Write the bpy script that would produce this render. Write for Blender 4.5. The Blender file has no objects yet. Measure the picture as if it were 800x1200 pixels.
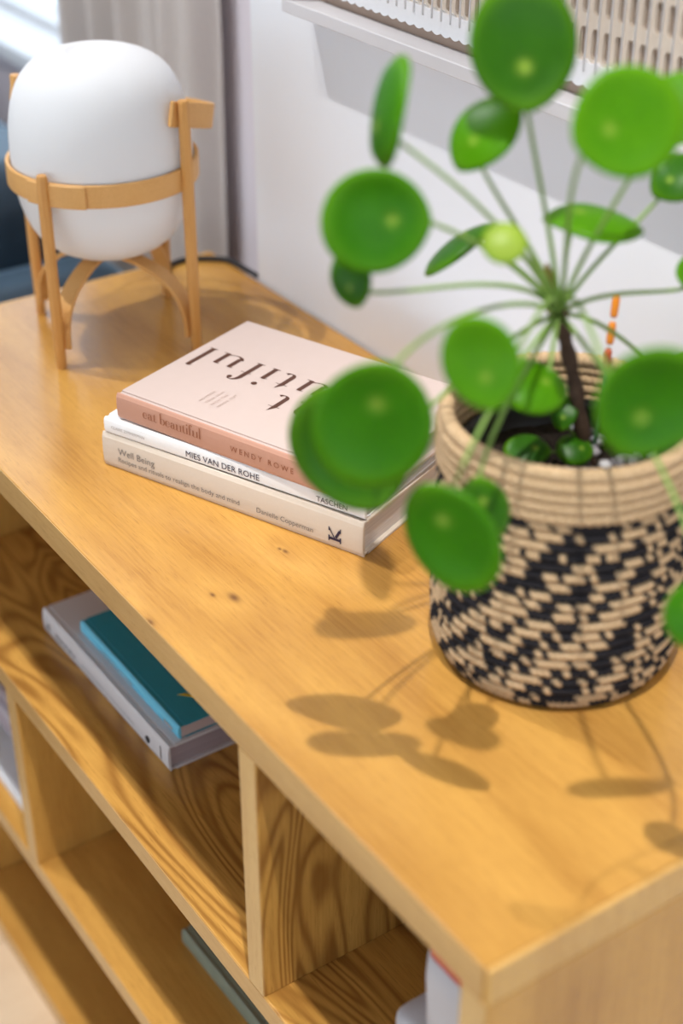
import bpy, bmesh, math, random
from mathutils import Vector, Matrix
random.seed(7)
SC = bpy.context.scene
COL = SC.collection
PI = math.pi

# ------------------------------------------------------------------ camera, world, lamps, exposure
# world frame: x along the sideboard (its right end at 0), y towards the wall, z = 0 on the sideboard top
CAM_POS = Vector((0.4189, -0.3808, 0.64))
YAW, PITCH = math.radians(55.794), math.radians(31.957)
fw = Vector((-math.sin(YAW) * math.cos(PITCH), math.cos(YAW) * math.cos(PITCH), -math.sin(PITCH)))
rt = Vector((math.cos(YAW), math.sin(YAW), 0))
up = rt.cross(fw)
cam = bpy.data.cameras.new('camera')
cam.sensor_fit = 'VERTICAL'; cam.sensor_height = 36.0; cam.lens = 1786.4 / 1200 * 36.0
cam.clip_start = 0.05
cam.dof.use_dof = True; cam.dof.focus_distance = 1.19; cam.dof.aperture_fstop = 2.9
co = bpy.data.objects.new('camera', cam); COL.objects.link(co)
M = Matrix((rt, up, -fw)).transposed().to_4x4(); M.translation = CAM_POS
co.matrix_world = M
SC.camera = co

SC.view_settings.view_transform = 'Standard'
SC.view_settings.look = 'None'
SC.view_settings.gamma = 1.0
SC.view_settings.use_curve_mapping = False
SC.view_settings.exposure = 0.0
SC.cycles.use_denoising = True
SC.cycles.max_bounces = 8

w = bpy.data.worlds.new('daylight'); SC.world = w; w.use_nodes = True
bg = w.node_tree.nodes['Background']
bg.inputs[0].default_value = (0.74, 0.87, 1.0, 1); bg.inputs[1].default_value = 2.6

SPOTS = [((0.20, -0.205, 1.75), (0.04, 0.0, 0.0), 106, (1.0, 0.975, 0.925), 52),
         ((-0.95, -0.205, 1.75), (-0.80, 0.05, 0.0), 30, (1.0, 0.975, 0.93), 40),
         ((-1.35, -0.27, 1.90), (-0.75, 0.15, 0.0), 76, (0.97, 0.985, 1.0), 95)]
FLOOR = -0.745; CEIL = 2.05; WALL = 0.384

# ------------------------------------------------------------------ helpers
def tag(o, label=None, cat=None, group=None, kind=None):
    if label: o['label'] = label
    if cat: o['category'] = cat
    if group: o['group'] = group
    if kind: o['kind'] = kind
    return o

def empty(name, loc=(0, 0, 0), rz=0):
    o = bpy.data.objects.new(name, None); COL.objects.link(o)
    o.location = loc; o.rotation_euler = (0, 0, rz); o.empty_display_size = 0.02
    return o

def thing(name, label, cat, loc=(0, 0, 0), rz=0, group=None):
    return tag(empty(name, loc, rz), label, cat, group)

class MB:
    def __init__(s): s.v = []; s.f = []
    def box(s, x0, x1, y0, y1, z0, z1):
        b = len(s.v)
        s.v += [(x, y, z) for z in (z0, z1) for x, y in ((x0, y0), (x1, y0), (x1, y1), (x0, y1))]
        s.f += [tuple(b + i for i in q) for q in ((3, 2, 1, 0), (4, 5, 6, 7), (0, 1, 5, 4), (1, 2, 6, 5), (2, 3, 7, 6), (3, 0, 4, 7))]
        return s
    def lathe(s, prof, n=48, c=(0, 0)):
        b = len(s.v)
        for r, z in prof:
            for i in range(n):
                a = 2 * PI * i / n
                s.v.append((c[0] + r * math.cos(a), c[1] + r * math.sin(a), z))
        for j in range(len(prof) - 1):
            for i in range(n):
                k = (i + 1) % n
                s.f.append((b + j * n + i, b + j * n + k, b + (j + 1) * n + k, b + (j + 1) * n + i))
        if prof[0][0] > 1e-6: s.f.append(tuple(b + i for i in reversed(range(n))))
        if prof[-1][0] > 1e-6: s.f.append(tuple(b + (len(prof) - 1) * n + i for i in range(n)))
        return s
    def tube(s, pts, rad, n=8, closed=False):
        pts = [Vector(p) for p in pts]; m = len(pts)
        if not isinstance(rad, (list, tuple)): rad = [rad] * m
        b = len(s.v); nrm = None
        for i, p in enumerate(pts):
            t = (pts[min(i + 1, m - 1)] - pts[max(i - 1, 0)]).normalized()
            if nrm is None:
                nrm = t.orthogonal().normalized()
            else:
                nrm = (nrm - t * nrm.dot(t)).normalized()
            bi = t.cross(nrm)
            for k in range(n):
                a = 2 * PI * k / n
                s.v.append(tuple(p + (nrm * math.cos(a) + bi * math.sin(a)) * rad[i]))
        for i in range(m - 1):
            for k in range(n):
                l = (k + 1) % n
                s.f.append((b + i * n + k, b + i * n + l, b + (i + 1) * n + l, b + (i + 1) * n + k))
        s.f.append(tuple(b + k for k in reversed(range(n)))); s.f.append(tuple(b + (m - 1) * n + k for k in range(n)))
        return s
    def band(s, pts, outs, ups, th, h):
        """flat strip: rectangular section th (along outs) x h (along ups) swept through pts"""
        b = len(s.v); m = len(pts)
        for p, o, u in zip(pts, outs, ups):
            p = Vector(p); o = Vector(o); u = Vector(u)
            for a, c in ((-.5, -.5), (.5, -.5), (.5, .5), (-.5, .5)):
                s.v.append(tuple(p + o * (a * th) + u * (c * h)))
        for i in range(m - 1):
            for k in range(4):
                l = (k + 1) % 4
                s.f.append((b + i * 4 + k, b + i * 4 + l, b + (i + 1) * 4 + l, b + (i + 1) * 4 + k))
        s.f.append((b + 3, b + 2, b + 1, b)); s.f.append(tuple(b + (m - 1) * 4 + k for k in range(4)))
        return s
    def build(s, name, mat, parent=None, smooth=False, bevel=0, seg=2, subd=0):
        me = bpy.data.meshes.new(name); me.from_pydata(s.v, [], s.f); me.update()
        bm = bmesh.new(); bm.from_mesh(me); bmesh.ops.recalc_face_normals(bm, faces=bm.faces); bm.to_mesh(me); bm.free()
        o = bpy.data.objects.new(name, me); COL.objects.link(o)
        if mat: me.materials.append(mat)
        if parent: o.parent = parent
        if smooth:
            for p in me.polygons: p.use_smooth = True
        if bevel:
            m = o.modifiers.new('bevel', 'BEVEL'); m.width = bevel; m.segments = seg; m.limit_method = 'ANGLE'; m.angle_limit = 0.6
            if seg > 1:
                for p in me.polygons: p.use_smooth = True
                m.harden_normals = True
        if subd:
            m = o.modifiers.new('subd', 'SUBSURF'); m.levels = subd; m.render_levels = subd
        return o

def bez(p0, p1, p2, p3, n=14):
    p0, p1, p2, p3 = map(Vector, (p0, p1, p2, p3))
    return [p0 * (1 - t) ** 3 + p1 * 3 * t * (1 - t) ** 2 + p2 * 3 * t * t * (1 - t) + p3 * t ** 3 for t in (i / (n - 1) for i in range(n))]

# ------------------------------------------------------------------ materials
class NT:
    def __init__(s, name):
        s.m = bpy.data.materials.new(name); s.m.use_nodes = True; s.t = s.m.node_tree; s.p = s.t.nodes['Principled BSDF']
    def n(s, typ, ins=None, **kw):
        nd = s.t.nodes.new(typ)
        for k, v in kw.items(): setattr(nd, k, v)
        for k, v in (ins or {}).items():
            if isinstance(v, bpy.types.NodeSocket): s.t.links.new(v, nd.inputs[k])
            else: nd.inputs[k].default_value = v
        return nd
    def math(s, op, a, b=0.0, c=0.0):
        return s.n('ShaderNodeMath', {0: a, 1: b, 2: c}, operation=op).outputs[0]
    def vmul(s, v, k):
        return s.n('ShaderNodeVectorMath', {0: v, 1: k}, operation='MULTIPLY').outputs[0]
    def vadd(s, v, k):
        return s.n('ShaderNodeVectorMath', {0: v, 1: k}, operation='ADD').outputs[0]
    def noise(s, v, scale, detail=3.0, rough=0.5, dist=0.0):
        return s.n('ShaderNodeTexNoise', {'Vector': v, 'Scale': scale, 'Detail': detail, 'Roughness': rough, 'Distortion': dist}).outputs['Fac']
    def ramp(s, f, stops):
        r = s.n('ShaderNodeValToRGB', {'Fac': f}); e = r.color_ramp.elements
        while len(e) < len(stops): e.new(0.5)
        for el, (p, c) in zip(e, stops): el.position = p; el.color = (*c, 1)
        return r.outputs[0]
    def mix(s, f, a, b, mode='MIX'):
        nd = s.n('ShaderNodeMix', data_type='RGBA', blend_type=mode)
        for k, v in ((0, f), (6, a), (7, b)):
            if isinstance(v, bpy.types.NodeSocket): s.t.links.new(v, nd.inputs[k])
            else: nd.inputs[k].default_value = v if k == 0 else (*v, 1)
        return nd.outputs[2]
    def set(s, k, v):
        if isinstance(v, bpy.types.NodeSocket): s.t.links.new(v, s.p.inputs[k])
        else: s.p.inputs[k].default_value = v
    def bump(s, h, strength=0.2, dist=0.001):
        s.set('Normal', s.n('ShaderNodeBump', {'Height': h, 'Strength': strength, 'Distance': dist}).outputs[0])
    def obj(s): return s.n('ShaderNodeTexCoord').outputs['Object']

def plain(name, col, rough=0.6, var=0.06, scale=60, spec=0.4, bump=0.0, trans=0.0):
    t = NT(name); c = t.obj()
    f = t.noise(c, scale, 4)
    a = tuple(max(0, x * (1 - var)) for x in col); b = tuple(min(1, x * (1 + var)) for x in col)
    colr = t.mix(f, a, b)
    t.set('Base Color', colr); t.set('Roughness', rough); t.set('Specular IOR Level', spec)
    if bump: t.bump(t.noise(c, scale * 6, 2), bump, 0.001)
    if trans: translucent(t, colr, trans)
    return t.m

def translucent(t, colr, k):
    tr = t.n('ShaderNodeBsdfTranslucent', {'Color': colr})
    mx = t.n('ShaderNodeMixShader', {0: k, 1: t.p.outputs[0], 2: tr.outputs[0]})
    t.t.links.new(mx.outputs[0], t.t.nodes['Material Output'].inputs[0])

OAK_L, OAK_M, OAK_D = (0.645, 0.340, 0.078), (0.40, 0.180, 0.036), (0.22, 0.085, 0.018)
def wood(name, axis='x', across='y', seed=0.0, k=70, amp=9.0, knots=(), light=OAK_L, mid=OAK_M, dark=OAK_D, swirl=0.0, rough=0.17):
    t = NT(name); c = t.vadd(t.obj(), (seed * 1.7, seed * 0.9, seed * 0.37))
    sc = {'x': (1.6, 7, 7), 'z': (7, 7, 1.6), 'y': (7, 1.6, 7)}[axis]
    g = t.vmul(c, sc)
    n1 = t.noise(g, 1.0 + swirl * 0.9, 1.2 if swirl else 3, 0.45, 0.4 + swirl * 0.5)
    sep = t.n('ShaderNodeSeparateXYZ', {0: c}).outputs['XYZ'.index(across.upper())]
    ph = t.math('ADD', t.math('MULTIPLY', sep, k), t.math('MULTIPLY', n1, amp * 2))
    dk = None
    for (kx, ky, kz, r) in knots:
        d = t.n('ShaderNodeVectorMath', {0: t.vmul(t.vadd(t.obj(), (-kx, -ky, -kz)), (0.55 if axis == 'x' else 1, 1, 1))}, operation='LENGTH').outputs['Value']
        fall = t.math('EXPONENT', t.math('MULTIPLY', d, -1.0 / (r * 5)))
        ph = t.math('ADD', ph, t.math('MULTIPLY', fall, 4.0))
        core = t.math('EXPONENT', t.math('MULTIPLY', t.math('MULTIPLY', d, d), -1.0 / (r * r)))
        dk = core if dk is None else t.math('MAXIMUM', dk, core)
    ring = t.math('MULTIPLY_ADD', t.math('SINE', ph), 0.5, 0.5)
    streak = t.noise(t.vmul(c, {'x': (14, 420, 420), 'z': (420, 420, 14), 'y': (420, 14, 420)}[axis]), 1.0, 3, 0.6)
    broad = t.noise(t.vmul(c, tuple(q * 3.2 for q in sc)), 1.0, 4, 0.6)
    fac = t.math('ADD', t.math('ADD', t.math('MULTIPLY', ring, 0.26), t.math('MULTIPLY', streak, 0.62)), t.math('MULTIPLY', t.math('SUBTRACT', broad, 0.5), 0.9))
    colr = t.ramp(fac, [(0.20, light), (0.55, tuple(0.5 * (a + b) for a, b in zip(light, mid))), (0.80, mid)])
    pore = t.noise(t.vmul(c, {'x': (60, 1500, 1500), 'z': (1500, 1500, 60), 'y': (1500, 60, 1500)}[axis]), 1.0, 1, 0.5)
    pm = t.math('MULTIPLY', t.n('ShaderNodeMapRange', {0: pore, 1: 0.60, 2: 0.74}).outputs[0], 0.45)
    colr = t.mix(pm, colr, dark)
    if swirl:
        sw = t.math('POWER', ring, 2.5)
        colr = t.mix(t.math('MULTIPLY', sw, t.math('MULTIPLY_ADD', broad, 1.1, 0.1)), colr, tuple(0.3 * a + 0.7 * b for a, b in zip(mid, dark)))
    if dk is not None: colr = t.mix(t.math('MULTIPLY', dk, 0.85), colr, (0.12, 0.042, 0.014))
    t.set('Base Color', colr); t.set('Roughness', t.math('MULTIPLY_ADD', streak, 0.12, rough)); t.set('Specular IOR Level', 0.5)
    t.bump(t.math('ADD', streak, pore), 0.07, 0.0005)
    return t.m

KNOTS = [(-0.3763, 0.0652, 0, 0.0035), (-0.3879, 0.054, 0, 0.0016), (-0.3838, 0.0, 0, 0.0028), (-0.4068, 0.1287, 0, 0.002), (-0.4120, 0.127, 0, 0.0014)]
m_top = wood('oak_top', 'x', 'y', 0, k=60, amp=9, knots=KNOTS)
m_shelf = wood('oak_figured_shelf', 'x', 'y', 3.1, k=70, amp=42, swirl=0.9)
m_div = wood('oak_figured_divider', 'z', 'y', 5.3, k=70, amp=42, swirl=1.0)
m_pan = wood('oak_panel', 'z', 'y', 1.3, k=50, amp=8)
m_pan_lip_lit = wood('oak_panel_lip_lit', 'z', 'y', 1.3, k=50, amp=8, light=(0.72, 0.42, 0.13), mid=(0.56, 0.29, 0.075))  # panel oak lightened so the lip looks like a bevel catching light
m_edge = wood('oak_edge', 'x', 'z', 6.1, k=90, amp=3, light=(0.62, 0.37, 0.135), mid=(0.48, 0.26, 0.085))
m_edge_z = wood('oak_edge_upright', 'z', 'x', 6.6, k=90, amp=3, light=(0.68, 0.43, 0.17), mid=(0.56, 0.32, 0.115))
m_low = wood('oak_plain_shelf', 'x', 'y', 8.2, k=60, amp=6)
m_cherry = wood('cherry_wood', 'z', 'x', 2.0, k=120, amp=3, light=(0.72, 0.37, 0.105), mid=(0.60, 0.28, 0.07), dark=(0.5, 0.22, 0.06), rough=0.4)
m_cherry_h = wood('cherry_wood_bent', 'x', 'z', 2.4, k=120, amp=3, light=(0.75, 0.41, 0.135), mid=(0.65, 0.325, 0.09), dark=(0.5, 0.22, 0.06), rough=0.4)
m_floor = wood('pale_floor_wood', 'y', 'x', 4.0, k=30, amp=5, light=(0.74, 0.56, 0.38), mid=(0.66, 0.47, 0.30), dark=(0.5, 0.34, 0.2), rough=0.5)
m_wall = plain('white_wall_paint', (0.85, 0.85, 0.88), 0.85, 0.02, 9, 0.2, 0.05)
m_mauve = plain('mauve_wall_paint', (0.80, 0.73, 0.78), 0.85, 0.02, 9, 0.2, 0.05)
m_ceil = plain('ceiling_paint', (0.8, 0.79, 0.78), 0.9, 0.02, 9, 0.2)
m_frame_white = plain('white_lacquer', (0.66, 0.63, 0.64), 0.45, 0.02, 20)
m_window_white = plain('window_paint', (0.75, 0.76, 0.78), 0.5, 0.02, 20)
m_paper = None

def pages_mat(name, col, dens=900):
    t = NT(name); c = t.obj()
    z = t.n('ShaderNodeSeparateXYZ', {0: c}).outputs[2]
    f = t.noise(t.vmul(c, (6, 6, dens)), 1.0, 2, 0.6)
    colr = t.mix(f, tuple(x * 0.72 for x in col), tuple(min(1, x * 1.15) for x in col))
    t.set('Base Color', colr); t.set('Roughness', 0.8); t.bump(f, 0.3, 0.0005)
    return t.m
m_pages = pages_mat('cream_pages', (0.72, 0.66, 0.62))
m_pages_dark = pages_mat('greyish_pages', (0.55, 0.45, 0.44))

# ------------------------------------------------------------------ the room
floor = tag(MB().box(-4.2, 3.2, -4.2, 0.62, FLOOR - 0.06, FLOOR - 0.016).build('floor', m_floor), kind='structure')
plank = None
nx = 0
x = -3.1
while x < 1.6:
    if plank is None:
        plank = MB().box(0, 0.1485, -4.1, 0.36, -0.016, 0).build('floor_board', m_floor, floor, bevel=0.0012, seg=1)
        o = plank
    else:
        o = plank.copy(); COL.objects.link(o); o.parent = floor
    o.location = (x, 0, FLOOR); x += 0.15
tag(MB().box(-0.861, 3.2, WALL, 0.62, FLOOR, CEIL).build('wall_back', m_wall), kind='structure')
WX0, WX1, WZ0, WZ1, RY = -3.1, -1.46, 0.055, 1.55, 0.47
wm = MB().box(-4.2, WX0, RY, 0.62, FLOOR, CEIL).box(WX1, -0.861, RY, 0.62, FLOOR, CEIL)
wm.box(WX0, WX1, RY, 0.62, FLOOR, WZ0 - 0.022).box(WX0, WX1, RY, 0.62, WZ1, CEIL)
tag(wm.build('wall_window', m_mauve), kind='structure')
tag(MB().box(-4.32, -4.2, -4.2, 0.62, FLOOR, CEIL).build('wall_left', m_wall), kind='structure')
wr = MB().box(3.2, 3.32, -4.2, -3.2, FLOOR, CEIL).box(3.2, 3.32, -0.4, 0.62, FLOOR, CEIL).box(3.2, 3.32, -3.2, -0.4, FLOOR, -0.65).box(3.2, 3.32, -3.2, -0.4, 1.2, CEIL)  # unseen side; opening put in to send daylight onto the end panel
tag(wr.build('wall_right', m_wall), kind='structure')
wf = MB().box(-4.2, -3.6, -4.32, -4.2, FLOOR, CEIL).box(2.6, 3.2, -4.32, -4.2, FLOOR, CEIL).box(-3.6, 2.6, -4.32, -4.2, FLOOR, -0.65).box(-3.6, 2.6, -4.32, -4.2, 0.62, CEIL)  # unseen side; low wide opening shaped to give frontal fill light
tag(wf.build('wall_front', m_wall), kind='structure')
tag(MB().box(-4.2, 3.2, -4.2, 0.62, CEIL, CEIL + 0.1).build('ceiling', m_ceil), kind='structure')
win = tag(empty('window_1', (WX0, RY, WZ0)), kind='structure')
WW, WH = WX1 - WX0, WZ1 - WZ0
fr = MB()
for a in ((0, WW, 0, 0.014), (0, WW, WH - 0.05, WH), (0, 0.05, 0.014, WH - 0.05), (WW - 0.05, WW, 0.014, WH - 0.05), (WW / 2 - 0.03, WW / 2 + 0.03, 0.014, WH - 0.05)):
    fr.box(a[0], a[1], 0.075, 0.115, a[2], a[3])
fr.build('window_frame', m_window_white, win, bevel=0.003)
tg = NT('window_glass')
tb = tg.n('ShaderNodeBsdfTransparent', {'Color': (0.97, 0.985, 1, 1)}); gl = tg.n('ShaderNodeBsdfGlossy', {'Roughness': 0.02})
mx = tg.n('ShaderNodeMixShader', {0: 0.05, 1: tb.outputs[0], 2: gl.outputs[0]})
tg.t.links.new(mx.outputs[0], tg.t.nodes['Material Output'].inputs[0])
for a, b in ((0.05, WW / 2 - 0.03), (WW / 2 + 0.03, WW - 0.05)):
    MB().box(a, b, 0.092, 0.098, 0.014, WH - 0.05).build('pane', tg.m, win)
MB().box(0.0, WW, -0.012, 0.15, -0.022, 0.0).build('window_sill', m_window_white, win, bevel=0.002)

# spot lamps on the ceiling track
m_black = plain('black_metal', (0.02, 0.02, 0.022), 0.4, 0.1, 30)
for i, (pos, aim, watt, col, cone) in enumerate(SPOTS):
    r = thing('ceiling_spotlight', ('black ceiling spotlight in front of the potted plant', 'black ceiling spotlight above the globe lamp', 'black ceiling spotlight near the window side')[i], 'spotlight', (pos[0], pos[1], CEIL))
    zl = pos[2] - CEIL
    MB().lathe([(0.03, 0.0), (0.03, -0.012), (0.006, -0.014), (0.006, zl + 0.09)], 20).build('mount', m_black, r, True)
    MB().lathe([(0.006, zl + 0.1), (0.032, zl + 0.092), (0.034, zl + 0.02), (0.031, zl + 0.02), (0.028, zl + 0.05), (0.0, zl + 0.05)], 24).build('can', m_black, r, True)
    L = bpy.data.lights.new('spot_lamp', 'SPOT'); L.energy = watt; L.color = col; L.spot_size = math.radians(cone); L.spot_blend = 0.7; L.shadow_soft_size = 0.016
    lo = bpy.data.objects.new('spot_lamp', L); COL.objects.link(lo); lo.location = pos
    lo.rotation_euler = (Vector(aim) - Vector(pos)).to_track_quat('-Z', 'Y').to_euler()

# ------------------------------------------------------------------ sideboard
LEN, DEP, TH, PT = 0.957, 0.380, 0.028, 0.0215
Z1, Z2, Z3 = -0.254, -0.492, -0.720
D1, D2 = -0.2522, -0.7035
sb = thing('sideboard', 'oak sideboard with open staggered shelves against the wall', 'sideboard', (0, 0, FLOOR))
def sbp(name, mat, x0, x1, y0, y1, z0, z1, bevel=0.0011):
    o = MB().box(x0, x1, y0, y1, z0, z1).build(name, mat, sb, bevel=bevel, seg=2)
    o.location = (0, 0, -FLOOR); return o
IX0, IX1 = -LEN + 0.0235, -0.0235
def edge(parent, axis, x0, x1, z0, z1):
    MB().box(x0, x1, -0.0007, 0.0, z0, z1).build('edge_band', m_edge if axis == 'x' else m_edge_z, parent)
top = sbp('top', m_top, -LEN + 0.004, -0.004, 0, DEP, -TH, 0, 0.0006)
edge(top, 'x', -LEN + 0.005, -0.005, -TH + 0.0008, -0.0008)
for a in ((-0.0235, 0), (-LEN, -LEN + 0.0235)):
    o = sbp('end_panel', m_pan, a[0], a[1], 0.0, DEP, FLOOR, -TH); edge(o, 'z', a[0] + 0.001, a[1] - 0.001, FLOOR + 0.001, -TH - 0.0002)
    xl = (-0.004, 0.0) if a[1] == 0 else (-LEN, -LEN + 0.004)
    MB().box(xl[0], xl[1], 0.0, DEP, -TH, 0.0).build('lip', m_pan_lip_lit, o, bevel=0.0014, seg=3)
o = sbp('shelf', m_shelf, IX0, IX1, 0, DEP - 0.012, Z1 - 0.0225, Z1); edge(o, 'x', IX0, IX1, Z1 - 0.0225 + 0.0008, Z1 - 0.0008)
o = sbp('shelf', m_low, IX0, IX1, 0, DEP - 0.012, Z2 - 0.022, Z2); edge(o, 'x', IX0, IX1, Z2 - 0.022 + 0.0008, Z2 - 0.0008)
o = sbp('bottom_panel', m_low, IX0, IX1, 0, DEP - 0.012, FLOOR, Z3); edge(o, 'x', IX0, IX1, FLOOR + 0.001, Z3 - 0.0008)
sbp('back_panel', m_low, IX0, IX1, DEP - 0.012, DEP - 0.002, FLOOR, -TH)
for xc, z0, z1, mt in ((D1, Z1, -TH, m_div), (D2, Z2, Z1 - 0.0225, m_pan), (D1, Z3, Z2 - 0.022, m_pan)):
    o = sbp('divider', mt, xc - PT / 2, xc + PT / 2, 0.0, DEP - 0.012, z0, z1); edge(o, 'z', xc - PT / 2 + 0.0008, xc + PT / 2 - 0.0008, z0 + 0.0002, z1 - 0.0002)

# ------------------------------------------------------------------ lettering
def text_mesh(name, body, width, mat, parent, org, ex, ey, height=None, spacing=1.0):
    """flat printed letters: org = left end of the baseline, ex / ey = reading and up direction (parent's frame)"""
    cu = bpy.data.curves.new(name, 'FONT'); cu.body = body; cu.size = 1.0; cu.space_character = spacing; cu.resolution_u = 3
    tmp = bpy.data.objects.new(name, cu); COL.objects.link(tmp)
    dg = bpy.context.evaluated_depsgraph_get()
    me = bpy.data.meshes.new_from_object(tmp.evaluated_get(dg))
    bpy.data.objects.remove(tmp)
    xs = [v.co.x for v in me.vertices]; ys = [v.co.y for v in me.vertices]
    x0, x1 = min(xs), max(xs)
    sx = width / (x1 - x0); sy = sx if height is None else height / (max(ys) - min(0, min(ys)) if height else 1)
    ex = Vector(ex).normalized(); ey = Vector(ey).normalized(); og = Vector(org)
    for v in me.vertices:
        v.co = og + ex * ((v.co.x - x0) * sx) + ey * (v.co.y * sy)
    me.materials.clear(); me.materials.append(mat)
    o = bpy.data.objects.new(name, me); COL.objects.link(o); o.parent = parent
    return o

# high-contrast serif letters drawn as strokes, x-height = 1
W_, H_ = 0.21, 0.042
def stroke(pts, ws):
    out = []
    n = len(pts)
    L = []; R = []
    for i, (x, y) in enumerate(pts):
        a = pts[max(i - 1, 0)]; b = pts[min(i + 1, n - 1)]
        dx, dy = b[0] - a[0], b[1] - a[1]; l = math.hypot(dx, dy) or 1
        nx_, ny_ = -dy / l, dx / l; ww = ws[i] / 2
        L.append((x + nx_ * ww, y + ny_ * ww)); R.append((x - nx_ * ww, y - ny_ * ww))
    for i in range(n - 1): out.append([L[i], L[i + 1], R[i + 1], R[i]])
    return out
def rc(x0, y0, x1, y1): return [[(x0, y0), (x1, y0), (x1, y1), (x0, y1)]]
def disc(x, y, r, n=14): return [[(x + r * math.cos(2 * PI * i / n), y + r * math.sin(2 * PI * i / n)) for i in range(n)]]
def arc(cx, cy, rx, ry, a0, a1, w0, w1, n=16):
    """elliptic arc, width w0 where horizontal, w1 where vertical"""
    pts = []; ws = []
    for i in range(n + 1):
        a = math.radians(a0 + (a1 - a0) * i / n)
        pts.append((cx + rx * math.cos(a), cy + ry * math.sin(a))); c = abs(math.cos(a)); ws.append(w0 + (w1 - w0) * c ** 1.6)
    return stroke(pts, ws)
hw = W_ / 2
def foot(x, l=0.2, r=0.2, y=0): return rc(x - l, y, x + r, y + H_)
GL = {
    'l': (0.42, rc(0.21 - hw, 0, 0.21 + hw, 1.78) + foot(0.21) + stroke([(0.0, 1.70), (0.21, 1.78)], [0.02, 0.06])),
    'i': (0.42, rc(0.21 - hw, 0, 0.21 + hw, 1.0) + foot(0.21) + stroke([(0.0, 0.93), (0.21, 1.0)], [0.02, 0.06]) + disc(0.21, 1.52, 0.13)),
    'u': (1.14, rc(0.19 - hw, 0.2, 0.19 + hw, 1.0) + rc(0.9 - hw, 0, 0.9 + hw, 1.0) + foot(0.95, 0.05, 0.2) + stroke([(0.0, 0.97), (0.19, 0.985)], [0.03, 0.04]) + stroke([(0.7, 0.97), (0.9, 0.985)], [0.03, 0.04])
          + arc(0.47, 0.26, 0.36, 0.25, 180, 270, H_, W_) + arc(0.47, 0.26, 0.40, 0.245, 270, 355, H_, 0.04)),
    'f': (0.62, rc(0.22 - hw, 0, 0.22 + hw, 1.35) + foot(0.22) + rc(0.0, 0.97, 0.52, 1.0) + arc(0.5, 1.35, 0.28, 0.42, 180, 60, H_, W_) + disc(0.62, 1.60, 0.11)),
    't': (0.62, rc(0.22 - hw, 0.2, 0.22 + hw, 1.0) + [[(0.22 - hw, 1.0), (0.22 + hw, 1.0), (0.22 + hw, 1.38)]] + rc(-0.02, 0.97, 0.52, 1.0) + arc(0.42, 0.22, 0.2, 0.21, 180, 330, H_, W_)),
    'a': (0.98, rc(0.66 - hw, 0.12, 0.66 + hw, 0.72) + arc(0.42, 0.70, 0.24, 0.29, 0, 150, H_, W_) + disc(0.20, 0.80, 0.10) + arc(0.40, 0.30, 0.28, 0.29, 70, 290, H_, W_)
          + arc(0.40, 0.30, 0.28, 0.29, 290, 340, H_, H_) + arc(0.82, 0.14, 0.15, 0.13, 180, 330, H_, 0.1)),
    'e': (0.92, arc(0.46, 0.5, 0.36, 0.5, 60, 300, H_, W_ * 1.05) + arc(0.46, 0.55, 0.36, 0.45, 0, 70, H_, 0.09) + rc(0.12, 0.53, 0.83, 0.56) + arc(0.46, 0.5, 0.38, 0.49, 295, 335, H_, H_)),
    'b': (1.06, rc(0.22 - hw, 0.05, 0.22 + hw, 1.78) + stroke([(0.0, 1.70), (0.22, 1.78)], [0.02, 0.06]) + arc(0.55, 0.5, 0.40, 0.5, -110, 110, H_, W_) + arc(0.52, 0.5, 0.30, 0.5, 110, 160, H_, H_) + arc(0.52, 0.5, 0.30, 0.5, 200, 250, H_, H_)),
    ' ': (0.45, []),
}
def serif_text(name, body, scale, mat, parent, org, ex, ey, track=1.0, width=None, gap=0.0):
    adv = sum(GL[c][0] for c in body)
    if width: track = width / (adv * scale)
    ex = Vector(ex).normalized(); ey = Vector(ey).normalized(); og = Vector(org); nz = ex.cross(ey)
    b = MB(); x = 0.0; k = 0
    for ch in body:
        a, polys = GL[ch]
        for p in polys:
            i0 = len(b.v)
            b.v += [tuple(og + ex * ((x + px) * scale * track) + ey * (py * scale) + nz * (k * 2e-7)) for px, py in p]
            b.f.append(tuple(range(i0, i0 + len(p)))); k += 1
        x += a + gap
    return b.build(name, mat, parent)

# ------------------------------------------------------------------ books
def make_book(name, label, loc, rz, L, Wd, T, m_cover, m_pg=None, board=0.0028, over=0.0035, m_spine=None, group=None, cat='book', hinge=True, m_board=None):
    r = thing(name, label, cat, loc, rz, group)
    c = MB()
    h0 = 0.0075
    c.box(0, L, h0 if hinge else 0.003, Wd, 0, board); c.box(0, L, h0 if hinge else 0.003, Wd, T - board, T)
    if hinge:
        c.box(0.0004, L - 0.0004, 0.003, h0, 0.0009, board - 0.0003); c.box(0.0004, L - 0.0004, 0.003, h0, T - board + 0.0003, T - 0.0009)
    c.build('cover', m_board or m_cover, r, bevel=0.0007, seg=2)
    s = MB()
    n = 8; prof = []
    for i in range(n + 1):
        a = -1 + 2 * i / n
        prof.append((0.0009 * (a * a) + (0.0012 if abs(a) > 0.95 else 0), T / 2 + a * T / 2))
    prof = [(0.0035, 0.0)] + prof + [(0.0035, T)]
    b = len(s.v)
    for x in (0.0, L):
        s.v += [(x, y, z) for y, z in prof]
    k = len(prof)
    for i in range(k): s.f.append((i, (i + 1) % k, k + (i + 1) % k, k + i))
    s.f.append(tuple(range(k))); s.f.append(tuple(reversed(range(k, 2 * k))))
    s.build('spine', m_spine or m_cover, r, bevel=0.0004, seg=1)
    MB().box(over, L - over, 0.0036, Wd - over, board, T - board).build('pages', m_pg or m_pages, r)
    return r

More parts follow.
